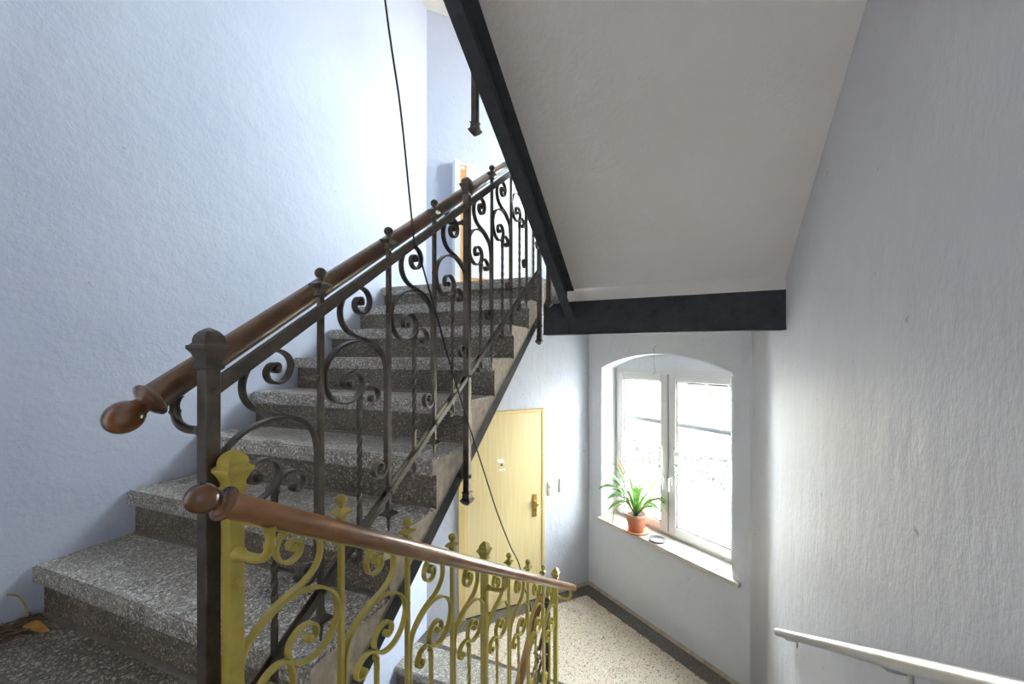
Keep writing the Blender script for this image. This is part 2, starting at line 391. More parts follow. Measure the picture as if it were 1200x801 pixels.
for nm, f_, L_ in (("trim_1", onW, (C2 - C1).length - .06), ("trim_2", onD, 0.31), ("trim_3", onD, (C1 - C0).length)):
    a_ = 1.305 if nm == "trim_3" else 0.0
    mb = MB(); vs = [f_(s_, q_, z_) for s_ in (a_, L_) for q_, z_ in ((0, Z_LOW - .004), (-.016, Z_LOW - .004), (-.010, Z_LOW + .012), (0, Z_LOW + .030))]
    mb.add(vs, [(0, 1, 2, 3), (7, 6, 5, 4)] + [(k, (k + 1) % 4, 4 + (k + 1) % 4, 4 + k) for k in range(4)])
    struct(mb.build(nm, "skirt_beige"), "thin beige mortar fillet along the foot of the " + {"trim_1": "window wall", "trim_2": "wall left of the yellow door", "trim_3": "wall right of the yellow door"}[nm], "trim")
# row of small tesserae along the light field
def tess_row(a, b):
    a, b = Vector(a), Vector(b); L = (b - a).length; n = int(L / 0.021); d = (b - a) / n; ang = math.atan2(d.y, d.x)
    out = []
    for i in range(n): out.append((a + d * (i + 0.5), ang))
    return out
rnd = random.Random(3)
tm = MB()
for a, b in ((fc, pB), (pA, fc), (Vector((-2.0, 3.27)), Vector((0.45, 3.22)))):
    for p, ang in tess_row(a, b):
        tm.box((p.x, p.y, Z_LOW - 0.001), (0.0075, 0.0075, 0.004), Matrix.Rotation(ang + rnd.uniform(-.1, .1), 3, 'Z'), mi=0 if rnd.random() < 0.7 else 1)
t_o = tm.build("tessera_row", ["marble_sill", "terracotta"], fl, fix=False); t_o["kind"] = "stuff"
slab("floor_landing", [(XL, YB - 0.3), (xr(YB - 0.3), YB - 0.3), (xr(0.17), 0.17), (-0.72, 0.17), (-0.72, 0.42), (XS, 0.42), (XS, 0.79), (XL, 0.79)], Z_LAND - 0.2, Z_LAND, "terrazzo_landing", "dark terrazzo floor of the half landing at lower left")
slab("floor_upper", [(XL, 2.82), (XS, 2.82), (XS + 0.06, 3.02), (xr(2.93), 2.93), tuple(C2), tuple(C1), tuple(C0)], Z_UP - 0.16, Z_UP - 0.002, "terrazzo_dark", "terrazzo floor of the upper landing above the steel beam")
slab("ceiling_upper", [(XL, 3.0), (xr(3.0), 3.0), tuple(C2), tuple(C1), tuple(C0)], 3.36, 3.6, "plaster_white", "cream white ceiling over the upper landing", "ceiling")
slab("ceiling_landing", [(XL, YB - 0.3), (xr(YB - 0.3), YB - 0.3), (xr(0.40), 0.40), (XL, 0.40)], 2.06, 2.259, "plaster_white", "white underside of the next half landing", "ceiling")
mb = MB()   # underside of the flight above the left flight
mb.profile([(XL, 0.40, 2.06), (XL, 3.05, 3.60), (XL, 3.05, 3.9), (XL, 0.40, 2.36)], (0, 0, 0), (XS - XL + 0.03, 0, 0))
struct(mb.build("ceiling_stair", "plaster_white"), "white sloping underside of the flight above the left flight", "ceiling")
mb = MB(); mb.prism([(XL - .4, YB - .7), (xr(0) + .5, YB - .7), (xr(3) + .5, 4.2), (C1.x, C1.y + .5), (XL - .4, 4.2)], ZT, ZT + 0.1)
struct(mb.build("ceiling_top", "plaster_white"), "plain ceiling closing the stairwell at the top", "ceiling")
mb = MB(); mb.prism([(XL - .4, YB - .7), (xr(0) + .5, YB - .7), (xr(3) + .5, 4.2), (C1.x, C1.y + .5), (XL - .4, 4.2)], ZB - 0.1, ZB)
struct(mb.build("floor_bottom", "terrazzo_dark"), "terrazzo floor at the bottom of the stairwell", "floor")

# ------------------------------------------------------------------ stair flights
def frame(o, up):
    """up: horizontal uphill unit vector; returns function (w along, a across to the right of uphill, z)"""
    up = Vector(up).normalized(); rt = Vector((up.y, -up.x)); o = Vector(o)
    return lambda w, a, z: Vector((o.x + up.x * w + rt.x * a, o.y + up.y * w + rt.y * a, z)), up, rt
def flight(name, label, origin, up, n, g, r, z_first, a0, a1, open_side, drop, chan=0.081, chan_w=0.07, soffit_mat="plaster_soffit", soff=0.235, group=None, bw0=0.03, full=False):
    """origin: nose of first step; a0..a1 across; open_side: +1/-1 which end carries the steel string"""
    P, upv, rtv = frame(origin, up)
    E = empty(name); tag(E, label, "staircase", group)
    nose, th = 0.030, 0.064
    for k in range(n):
        z = z_first + k * r; w0 = k * g
        prof = [(w0, z), (w0 + g + nose, z), (w0 + g + nose, z - 0.02), (w0 + nose, z - r - 0.02), (w0 + nose, z - th), (w0, z - th)]
        mb = MB(); b = [P(ww, a0, zz) for ww, zz in prof]; dv = P(0, a1, 0) - P(0, a0, 0)
        m = len(prof); vs = b + [p + dv for p in b]
        end0 = tuple(range(m))[::-1]; end1 = tuple(range(m, 2 * m))
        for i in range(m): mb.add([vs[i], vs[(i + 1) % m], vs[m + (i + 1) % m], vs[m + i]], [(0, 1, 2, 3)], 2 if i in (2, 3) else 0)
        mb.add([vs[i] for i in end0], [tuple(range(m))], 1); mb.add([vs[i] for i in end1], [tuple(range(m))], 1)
        bm_o = mb.build("step", ["terrazzo_dark", "concrete_raw", "terrazzo_riser_grime_shade"], E, fix=False)
        bm = bmesh.new(); bm.from_mesh(bm_o.data); bmesh.ops.remove_doubles(bm, verts=bm.verts[:], dist=1e-5); bmesh.ops.recalc_face_normals(bm, faces=bm.faces[:])
        ed = [e for e in bm.edges if all(abs((v.co.z - z)) < 1e-4 or abs(v.co.z - (z - th)) < 1e-4 for v in e.verts) and e.calc_face_angle(0) > 0.5 and abs((e.verts[0].co - e.verts[1].co).normalized().z) < .5]
        bmesh.ops.bevel(bm, geom=ed, offset=0.006, segments=2, affect='EDGES', clamp_overlap=True)
        bm.to_mesh(bm_o.data); bm.free()
        if k < n - 0:
            mb = MB(); c = P(w0 + nose - 0.006, (a0 + a1) / 2, z - r + 0.004); ang = math.atan2(rtv.y, rtv.x)
            mb.box(c, (abs(a1 - a0) / 2 - 0.02, 0.011, 0.005), Matrix.Rotation(ang, 3, 'Z')); mb.build("mortar_joint", "mortar", E)
    t = r / g; ws, we = 0.0, (n * g - 0.006 if full else (n - 1) * g + 0.02)
    zn = lambda ww: z_first + ww * t
    # concrete body between steps and soffit
    mb = MB()
    pr = [(bw0, zn(bw0) - r - 0.03), (we, zn(we) - r - 0.03), (we, zn(we) - soff), (bw0, zn(bw0) - soff)]
    b = [P(ww, a0, zz) for ww, zz in pr]; dv = P(0, a1, 0) - P(0, a0, 0); m = 4; vs = b + [p + dv for p in b]
    mb.add(vs, [(0, 1, 5, 4), (2, 3, 7, 6), (1, 2, 6, 5), (3, 0, 4, 7)], 0); mb.add(vs, [(0, 1, 2, 3), (4, 5, 6, 7)], 1)
    mb.build("soffit", [soffit_mat, "concrete_raw"], E)
    # steel string
    ae = a1 if open_side > 0 else a0; s = -1 if open_side > 0 else 1
    top, bot = soff - 0.004, drop
    def bar(aa, ab, t0, t1, w0=(0.03 if bw0 > 0 else -0.047), w1=we):
        pts = [P(w0, aa, zn(w0) - t0), P(w1, aa, zn(w1) - t0), P(w1, aa, zn(w1) - t1), P(w0, aa, zn(w0) - t1)]
        d = P(0, ab, 0) - P(0, aa, 0); return pts, d
    mb = MB()
    pts, d = bar(ae + s * 0.004, ae + s * (0.004 + 0.010), top, bot); mb.profile(pts, (0, 0, 0), d)
    pts, d = bar(ae + s * 0.014, ae + s * chan_w, bot - 0.009, bot); mb.profile(pts, (0, 0, 0), d)
    pts, d = bar(ae + s * 0.014, ae + s * chan_w, top, top + 0.009); mb.profile(pts, (0, 0, 0), d)
    mb.build("steel_string", "steel_black", E)
    return E, P, zn
G, RS = 0.28, 0.1898
flight("staircase", "grey terrazzo stair flight rising beside the light blue wall", (XL, 0.7627), (0, 1), 8, G, RS, -0.7792, 0.002, XS - XL, +1, 0.316)
# flight that goes down to the right of the yellow railing (uphill points to the camera)
UPR = Vector((-0.0337, -1.0)).normalized()
flight("staircase", "terrazzo flight leading down between the yellow railing and the right wall", (-0.66, 2.746), UPR, 8, 0.322, 0.1901, Z_LOW + 0.1901, -1.32, 0.0, +1, 0.40, full=True)
# flight overhead: soffit seen from below
fo = Vector((-0.715, 2.93))
FOVR, P_ov, zn_ov = flight("staircase", "overhead stair flight with white soffit and black steel string", fo, UPR, 8, 0.3122, 0.1898, Z_UP + 0.1898, -1.3925, 0.0, +1, 0.44, chan_w=0.066, soff=0.235, bw0=-0.035, full=True)
# flight that goes down under the left flight
flight("staircase", "terrazzo steps going down from the lower landing below the left flight", (XL, 2.89 - 8 * 0.30), (0, 1), 9, 0.30, 0.19, Z_LOW - 8 * 0.19, 0.002, XS - XL, +1, 0.316)

# steel landing beam
def landing_beam():
    a = Vector((-0.90, 3.031)); b = Vector((0.685, 2.916)); d = (b - a).normalized(); n = Vector((-d.y, d.x))
    E = empty("landing_beam"); tag(E, "black painted steel beam under the upper landing above the window", "beam")
    def bar(t0, t1, z0, z1, name, u0=0.0, u1=1.0, mat="steel_black"):
        A = a + (b - a) * u0; B = a + (b - a) * u1
        mb = MB(); mb.prism([A + n * t0, B + n * t0, B + n * t1, A + n * t1], z0, z1); return mb.build(name, mat, E)
    bar(0.0, 0.012, 0.159, 0.395, "web")
    bar(-0.012, 0.09, 0.150, 0.161, "flange")
    bar(-0.004, 0.09, 0.386, 0.397, "flange")
    bar(-0.004, 0.02, 0.397, 0.50, "plaster_lip", mat="plaster_soffit")
    # bracket where the overhead string meets the beam
    p = a + d * 0.165
    mb = MB(); R = Matrix.Rotation(math.atan2(d.y, d.x), 3, 'Z')
    c = p - n * 0.006; mb.box((c.x, c.y, 0.222), (0.036, 0.006, 0.062), R)
    c = p - n * 0.03; mb.box((c.x, c.y, 0.278), (0.036, 0.03, 0.005), R); br = mb.build("bracket", "steel_black", E)
    for du in (-0.016, 0.016):
        c = p + d * du - n * 0.012; mb = MB(); mb.lathe((c.x, c.y, 0.20), (-n.x, -n.y, 0), [(0.007, 0), (0.007, 0.004), (0.004, 0.006)], 8); mb.build("bolt", "steel_black", br)
landing_beam()

# ------------------------------------------------------------------ railings
SP = 0.2613
A_PTS = [(.139,.921),(.145,.926),(.140,.934),(.126,.932),(.116,.919),(.118,.903),(.130,.893),(.149,.892),(.167,.905),(.176,.929),(.166,.952),(.140,.963),(.108,.955),(.080,.933),(.064,.900),(.066,.868),(.085,.843),(.116,.828),(.158,.819),(.200,.803),(.234,.774),(.248,.738),(.2505,.69),(.2505,.60),(.2505,.52),(.2505,.465),(.2485,.435),(.238,.417),(.221,.411),(.203,.419),(.194,.438),(.203,.454),(.220,.457),(.231,.446),(.225,.437)]
B_PTS = [(.222,.783),(.200,.797),(.158,.813),(.108,.811),(.064,.796),(.031,.770),(.013,.738),(.0125,.703),(.030,.669),(.064,.649),(.102,.650),(.132,.667),(.146,.693),(.141,.716),(.122,.730),(.098,.731),(.079,.720),(.073,.703),(.081,.690),(.095,.689),(.102,.697),(.097,.704)]
C_TOP = [(.135,.640),(.1375,.660),(.147,.679),(.165,.689),(.187,.688),(.206,.677),(.213,.660),(.206,.646),(.190,.641),(.179,.648),(.182,.657)]
CNT = {}
def railing(name, label, origin, up, pitch, z0, n, newels, iron, wood_m, side, hr, group="wrought iron stair railings", drop=0.40, bot=(0.205, 0.05), hooks=True, dropend={}, sp=SP, br_dir=-1, ball_low=True, ball_high=False, coupling=False, hr_r=0.0265):
    """origin: lowest newel (x,y); z0: nosing line height there; side: +1/-1 = across direction (right of uphill) of the handrail side"""
    P0, upv, rtv = frame(origin, up)
    P = lambda w, v, a=0.0: P0(w, a * side, z0 + v)      # a > 0 towards the stairs
    ax = (upv.x, upv.y)
    E = empty(name); tag(E, label, "railing", group)
    nos = lambda w: pitch * w
    bz = lambda w: bot[0] - bot[1] * w
    TB = 0.003; WB = 0.0082
    def band(path, nm, eyes=()):
        pts = catmull(path[0], 5); mb = MB(); n_ = len(pts); vs = []
        for i, (w, v) in enumerate(pts):
            a = pts[max(i - 1, 0)]; b = pts[min(i + 1, n_ - 1)]; tx, ty = b[0] - a[0], b[1] - a[1]; L = math.hypot(tx, ty) or 1
            nx, ny = -ty / L, tx / L
            for s1, s2 in ((-1, -1), (1, -1), (1, 1), (-1, 1)): vs.append(P(w + path[1] + nx * TB * s1, v + path[2] + ny * TB * s1, WB * s2))
        fs = []
        for i in range(n_ - 1):
            for k in range(4): fs.append((i * 4 + k, i * 4 + (k + 1) % 4, i * 4 + 4 + (k + 1) % 4, i * 4 + 4 + k))
        fs += [(3, 2, 1, 0), (n_ * 4 - 4, n_ * 4 - 3, n_ * 4 - 2, n_ * 4 - 1)]
        mb.add(vs, fs)
        for ew, ev, er in eyes:
            mb.lathe(P(ew + path[1], ev + path[2], -WB * 1.35), rtv.to_3d() * side, [(er * .6, 0), (er, .002), (er, WB * 2.7 - .002), (er * .6, WB * 2.7)], 10)
        return mb.build(nm, iron, E, fix=True)
    def bolt(w, v, par, r=0.0055, a=-0.007, both=True):
        mb = MB(); a = abs(a)
        mb.lathe(P(w, v, -a - .0045), rtv.to_3d() * side, [(r * .6, 0), (r, .0025), (r, .0045), (r * .5, .005), (r * .5, 2 * a + .004), (r, 2 * a + .0045), (r, 2 * a + .0065), (r * .6, 2 * a + .009)], 8)
        return mb.build("bolt", iron, par)
    # flat rails (double bars clamping the balusters)
    w_end = n * sp
    def flat(v0f, h, a0, a1, nm, w0=0.0, w1=w_end):
        pts = [P(w0, nos(w0) + v0f(w0) - h, a0), P(w1, nos(w1) + v0f(w1) - h, a0), P(w1, nos(w1) + v0f(w1) + h, a0), P(w0, nos(w0) + v0f(w0) + h, a0)]
        mb = MB(); mb.profile(pts, (0, 0, 0), P(0, 0, a1) - P(0, 0, a0)); return mb.build(nm, iron, E, bevel=0.0008)
    flat(lambda w: 0.8875, 0.0165, -0.0115, -0.0068, "top_rail"); flat(lambda w: 0.883, 0.0165, 0.0066, 0.0105, "top_rail")
    flat(bz, 0.011, -0.0115, -0.0068, "bottom_rail"); flat(bz, 0.011, 0.0068, 0.0115, "bottom_rail")
    # newels and balusters
    for i in range(n + 1):
        w = i * sp; nv = nos(w); base = P(w, nv, 0)
        if i in newels:
            h = 0.0135; dr = dropend.get(i, drop)
            mb = MB(); mb.squares(base, [(h, -dr + 0.055), (h, 0.935)], ax); nw = mb.build("newel_post", iron, E, bevel=0.0015)
            mb = MB(); mb.squares(base, [(h + .001, .925), (h + .004, .928), (h + .004, .934), (h + .001, .937), (h + .002, .945), (h + .006, .956), (h + .0105, .963), (h + .0118, .965), (h + .0118, .971), (h + .009, .972), (h + .005, .976), (h + .005, .982), (h + .003, .990), (h - .002, .997), (.005, 1.002), (.001, 1.004)], ax); mb.build("newel_cap", iron, nw)
            mb = MB(); mb.squares(base, [(.004, -dr), (h + .002, -dr + .010), (h + .010, -dr + .022), (h + .010, -dr + .026), (h + .003, -dr + .034), (h + .001, -dr + .052), (h + .004, -dr + .054), (h + .004, -dr + .059), (h, -dr + .061)], ax); mb.build("drop_finial", iron, nw)
            bolt(w, nv + 0.885, nw, 0.007, -0.0145); bolt(w, nv + bz(w), nw, 0.007, -0.0145)
            # spacer rosette that ties the newel to the stair string
            mb = MB(); mb.lathe(P(w, nv - 0.275, -0.020), rtv.to_3d() * side, [(.006, 0), (.009, .003), (.009, .006), (.006, .008), (.006, .033), (.014, .036), (.016, .044), (.014, .05)], 12); mb.build("string_anchor", iron, nw)
            # handrail bracket: out of the newel side, curving up to the rail
            hw = w
            q0 = P(w, nv + 0.835, 0.0135); hz = nos(hw) + hr[1] - hr_r * 1.1
            q = [P(w, nv + .812, .010), P(w, nv + .811, .030), P(w, nv + .811, hr[0] * .62), P(w, nv + .820, hr[0] - .012), P(w, nv + .842, hr[0]), P(hw, hz + .004, hr[0])]
            q = [Vector(c) for c in catmull([tuple(c) for c in q], 5)]
            rr = [0.0085] * len(q); rr[0] = rr[1] = rr[2] = rr[3] = 0.0135; rr[4] = .011; rr[-1] = 0.016; rr[-2] = .012; rr[-3] = 0.0095; rr[-6] = .011
            mb = MB(); mb.tube(q, rr, 10); mb.build("handrail_bracket", iron, nw)
        else:
            h = 0.0065
            mb = MB(); mb.squares(base, [(h, bz(w) - .055), (h, 0.925)], ax); ba = mb.build("baluster", iron, E, bevel=0.0008)
            mb = MB(); mb.squares(base, [(h + .0005, .918), (h + .004, .922), (h + .004, .926), (h + .001, .929), (h + .003, .938), (h + .012, .946), (h + .013, .948), (h + .013, .9505), (h + .002, .956), (.004, .958)], ax)
            mb.lathe(base + Vector((0, 0, .955)), (0, 0, 1), [(.0055, 0), (.005, .004), (.008, .007)] + ball_prof(.0145, .008, .98)[1:], 14); mb.build("knob_finial", iron, ba)
            zc = bz(w) - 0.07
            mb = MB(); mb.squares(base, [(.0015, zc - .052), (.0045, zc - .012), (.006, zc - .004), (.021, zc), (.021, zc + .003), (.008, zc + .014), (h + .0005, zc + .026)], ax); mb.build("drop_spike", iron, ba)
            bolt(w, nv + 0.887, ba, .0045, -.0115); bolt(w, nv + bz(w), ba, .0045, -.0115); mb = MB(); mb.lathe(P(w - .0125, nv + .722), upv.to_3d(), [(.003, 0), (.005, .002), (.005, .005), (.003, .0055), (.003, .0195), (.005, .020), (.005, .023), (.003, .025)], 8); mb.build("rivet", iron, ba)
    for i in range(n):
        w = i * sp; nv = nos(w)
        band((A_PTS, w, nv), "s_scroll", ((.139, .921, .0085), (.224, .439, .008)))
        band((B_PTS, w, nv), "c_scroll", ((.096, .698, .008),))
        # twisted middle bar: square section with top curl
        b0 = nos(.135) + bz(w + .135)
        zs = [b0 - .035 + k * (.63 - b0 + .035) / 60 for k in range(61)]
        t0, t1 = b0 + 0.07, 0.575
        mb = MB(); vs = []; hb = .0054
        for z in zs:
            f_ = min(1, max(0, (z - t0) / (t1 - t0))); ang = f_ * math.pi * 3.5
            hh = hb * (1.0 + 0.0 * f_)
            for k in range(4):
                aa = ang + math.pi / 4 + k * math.pi / 2; vs.append(P(w + .135 + hh * 1.414 * math.cos(aa), nv + z, hh * 1.414 * math.sin(aa)))
        fs = []
        for j in range(60):
            for k in range(4): fs.append((j * 4 + k, j * 4 + (k + 1) % 4, j * 4 + 4 + (k + 1) % 4, j * 4 + 4 + k))
        fs += [(3, 2, 1, 0), (240, 241, 242, 243)]; mb.add(vs, fs); tw = mb.build("twisted_bar", iron, E)
        band(([(.135, .62)] + C_TOP, w, nv), "curl", ((.184, .652, .008),)).parent = tw
        band(([(.135, b0 - .03), (.135, b0 - .052), (.130, b0 - .066), (.118, b0 - .071), (.108, b0 - .064), (.109, b0 - .055), (.116, b0 - .054)], w, nv), "hook", ((.114, b0 - .060, .006),)).parent = tw
        bolt(w + .1385, nv + .655, tw, .005, -.007)
    # wooden handrail
    wl = hr[2]; wh = hr[3]
    p0 = P(wl, nos(wl) + hr[1], hr[0]); p1 = P(wh, nos(wh) + hr[1], hr[0]); d = (p1 - p0).normalized()
    N = 40
    mb = MB(); mb.tube([p0 + (p1 - p0) * (k / N) for k in range(N + 1)], hr_r, 24)
    ks = hr_r / 0.0255; H = mb.build("handrail", wood_m, E)
    def collar(p, d_):
        mb = MB(); mb.lathe(p, d_, [(r_ * ks, h_ * ks) for r_, h_ in [(.025, -.006), (.029, -.005), (.033, -.001), (.033, .003), (.030, .005), (.026, .006), (.026, .008), (.021, .0105), (.0155, .013), (.0145, .0155), (.0155, .018)] + ball_prof(.0275, .0160, 1.10, 14)[3:]], 28)
        mb.build("end_knob", "wood_knob", H)
    def endcap(p, d_):
        mb = MB(); mb.lathe(p, d_, [(r_ * ks, h_ * ks) for r_, h_ in [(.025, -.006), (.031, -.003), (.033, .004), (.030, .010), (.018, .015), (.004, .017)]], 24); mb.build("end_cap", "wood_knob", H)
    (collar if ball_low else endcap)(p0, -d); (collar if ball_high else endcap)(p1, d)
    if coupling:
        w = n * sp; nv = nos(w); mb = MB(); mb.lathe(P(w, nv + .757, -.040), rtv.to_3d() * side, [(.004, 0), (.0075, .003), (.0075, .010), (.006, .012), (.006, .054), (.009, .056), (.009, .062), (.005, .065)], 10); mb.build("coupling_bolt", iron, E)
    return E
# dark railing on the left flight
DX, DY = -0.80, 0.5045
railing("stair_railing", "dark wrought iron railing with worn brown handrail on the left flight", (DX, DY), (0, 1), 0.678, -0.7792 + (DY - 0.7627) * 0.678, 8, (0, 4, 8), "iron_dark", "wood_rail_worn", -1, (0.10, 0.897, -0.040, 8 * SP + 0.05), br_dir=-1)
# yellow railing: lowest newel is the far one
YX, YY = -0.7624, 0.5236
yl = Vector((YX, YY)) - UPR * (8 * SP)
railing("stair_railing", "yellow painted iron railing with warm brown handrail beside the descending flight", yl, UPR, 0.590, -0.1894 - 0.993 - 8 * SP * 0.590, 8, (0, 4, 8), "paint_yellow", "wood_rail_warm", -1, (0.10, 0.897, -0.078, 8 * SP + 0.077), br_dir=-1, ball_low=False, ball_high=True, coupling=True, hr_r=0.0212)
# railing of the overhead flight: only its drop ends show
railing("stair_railing", "dark iron railing of the overhead flight, only a drop finial showing", Vector((-0.782, 1.59)) - UPR * (4 * SP), UPR, 0.608, 1.535 - 4 * SP * 0.608, 8, (0, 4, 8), "iron_dark", "wood_rail_worn", -1, (0.10, 0.897, -0.06, 8 * SP), drop=0.585, br_dir=1)
# railing of the flight that goes down under the left flight
railing("stair_railing", "grey iron railing with brown handrail seen low behind the yellow balusters", (DX, 2.80 - 4 * SP), (0, 1), 0.633, -2.735 - 4 * SP * 0.633, 4, (0, 4), "iron_dark", "wood_rail_warm", -1, (0.07, 0.93, -0.05, 4 * SP + 0.05), br_dir=-1, ball_low=False)

# ------------------------------------------------------------------ hanging cable
mb = MB()
cp = [(-.80, .66, 2.7), (-.795, .86, 1.75), (-.788, .995, 1.058), (-.787, 1.07, .768), (-.786, 1.139, .385), (-.786, 1.159, .359), (-.785, 1.221, .245), (-.784, 1.295, .11), (-.782, 1.42, -.118), (-.780, 1.70, -.570), (-.780, 1.83, -.775), (-.780, 2.01, -1.02), (-.780, 2.14, -1.175), (-.780, 2.245, -1.375), (-.780, 2.36, -1.57), (-.780, 2.45, -1.95), (-.782, 2.47, -2.9)]
mb.tube(catmull(cp, 6), 0.0032, 8)
tag(mb.build("hanging_cable", "rubber_black"), "thin black cable hanging slack across the dark railing", "cable")

# ------------------------------------------------------------------ windows
def rectframe(mb, s0, s1, z0, z1, q0, q1, wl, wr=None, wb=None, wt=None):
    wr = wl if wr is None else wr; wb = wl if wb is None else wb; wt = wl if wt is None else wt
    for a0, a1, b0, b1 in ((s0, s0 + wl, z0, z1), (s1 - wr, s1, z0, z1), (s0 + wl, s1 - wr, z0, z0 + wb), (s0 + wl, s1 - wr, z1 - wt, z1)):
        wbox(mb, a0, a1, q0, q1, b0, b1)
def wbox(mb, s0, s1, q0, q1, z0, z1, f=None):
    f = f or onW
    vs = [f(s, q, z) for z in (z0, z1) for s, q in ((s0, q0), (s1, q0), (s1, q1), (s0, q1))]
    mb.add(vs, [(3, 2, 1, 0), (4, 5, 6, 7), (0, 1, 5, 4), (1, 2, 6, 5), (2, 3, 7, 6), (3, 0, 4, 7)])
FS0, FS1 = 0.200, 1.71
def window(name, dz, label):
    E = empty(name); struct(E, label, "window")
    zt, zb = -0.148 + dz, -1.835 + dz
    mb = MB(); rectframe(mb, FS0, FS1, zb, zt, 0.23, 0.30, 0.058, 0.058, 0.05, 0.058); wbox(mb, 0.905, 0.945, 0.23, 0.30, zb + .05, zt - .058)
    mb.build("window_frame", "pvc_white", E, bevel=0.004)
    # infill above the frame inside the arch
    ap = arch_pts(dz); mb = MB()
    poly = [(FS0 - .01, zt - .005)] + [(max(min(s, FS1 + .05), FS0 - .01), z + .01) for s, z in ap] + [(FS1 + .05, zt - .005)]
    vs = [onW(s, 0.225, z) for s, z in poly] + [onW(s, 0.31, z) for s, z in poly]; m = len(poly)
    mb.add(vs, [tuple(range(m))[::-1], tuple(range(m, 2 * m))] + [(i, (i + 1) % m, m + (i + 1) % m, m + i) for i in range(m)]); mb.build("arch_infill", "paint_grey", E)
    mb = MB(); wbox(mb, FS1 - .002, WS1 + 0.05, 0.225, 0.30, zb, zt); mb.build("reveal_filler", "paint_grey", E)
    for s0, s1, hs in ((0.252, 0.918, 0.89), (0.932, 1.645, 0.965)):
        mb = MB(); rectframe(mb, s0, s1, zb + .04, zt - .05, 0.205, 0.245, 0.082, 0.082, 0.082, 0.075)
        c = mb.build("casement", "pvc_white", E, bevel=0.006)
        mb = MB(); wbox(mb, s0 + .075, s1 - .075, 0.226, 0.230, zb + .115, zt - .12); mb.build("pane", "window_glass", c)
        mb = MB(); rectframe(mb, s0 + .08, s1 - .08, zb + .12, zt - .123, 0.216, 0.224, 0.013); mb.build("gasket", "dish_grey", c)
        mb = MB(); p = onW(hs, 0.205, -1.235 + dz); n3 = Vector((-NW.x, -NW.y, 0)); d3 = Vector((DW.x, DW.y, 0))
        wbox(mb, hs - .014, hs + .014, .194, .206, -1.30 + dz, -1.21 + dz)
        mb.tube([p, p + n3 * .03, p + n3 * .045 + Vector((0, 0, -.01)), p + n3 * .045 + Vector((0, 0, -.06)), p + n3 * .042 + Vector((0, 0, -.125))], [.009, .009, .010, .009, .008], 10); mb.build("window_handle", "pvc_white", c)
        # lace valance on a thin rod
        N = 48; pr = []
        a0, a1 = s0 + .07, s1 - .07; tz = -0.925 + dz
        mb = MB(); vs = []
        for i in range(N + 1):
            s_ = a0 + (a1 - a0) * i / N; ph = i / N * math.pi * 2 * 5
            for j in range(9):
                f_ = j / 8; vs.append(onW(s_, 0.193 + .010 * math.sin(ph) * (.4 + .6 * f_), tz - f_ * (0.29 + .008 * math.sin(ph * 2 + 1))))
        mb.add(vs, [(i * 9 + j, i * 9 + 9 + j, i * 9 + 10 + j, i * 9 + 1 + j) for i in range(N) for j in range(8)], 0, True)
        cu = mb.build("lace_curtain", "lace", c, fix=False)
        mb = MB(); mb.tube([onW(a0 - .01, .198, tz), onW(a1 + .01, .198, tz)], .003, 8); mb.build("curtain_rod", "wire_rust", c)
    return E
window("window_1", 0.0, "white two-casement arched window with lace valances on the lower landing")
window("window_2", STOREY, "white two-casement window on the upper landing")
for dz, lab in ((0, "pale marble window sill under the lower arched window"), (STOREY, "pale marble window sill of the upper landing window")):
    mb = MB(); wbox(mb, 0.178, 1.762, -0.045, 0.232, Z_SILL - .042 + dz, Z_SILL + dz)
    o = mb.build("window_sill", "marble_sill", bevel=0.005); tag(o, lab, "sill"); o["kind"] = "structure"
    mb = MB(); mb.tube([onW(-.1, .50, -.745 + dz), onW(2.0, .50, -.745 + dz)], 0.029, 14)
    tag(mb.build("window_bar", "bar_grey"), "grey steel bar outside the " + ("lower" if not dz else "upper") + " arched window", "bar")
# wire hook over the arch
mb = MB(); hk = [(0.945, .075), (.93, .068), (.918, .055), (.924, .045), (.935, .052), (.930, .03), (.927, -.05), (.934, -.12), (.940, -.165), (.937, -.188), (.926, -.196), (.916, -.186), (.917, -.175)]
mb.tube([onW(a, -.012, b) for a, b in catmull(hk, 4)], .0016, 6)
mb.tube([onW(.945, .03, .075), onW(.945, -.014, .075)], .003, 6)
tag(mb.build("wire_hook", "wire_rust"), "thin bent wire hook hanging over the window arch", "hook")

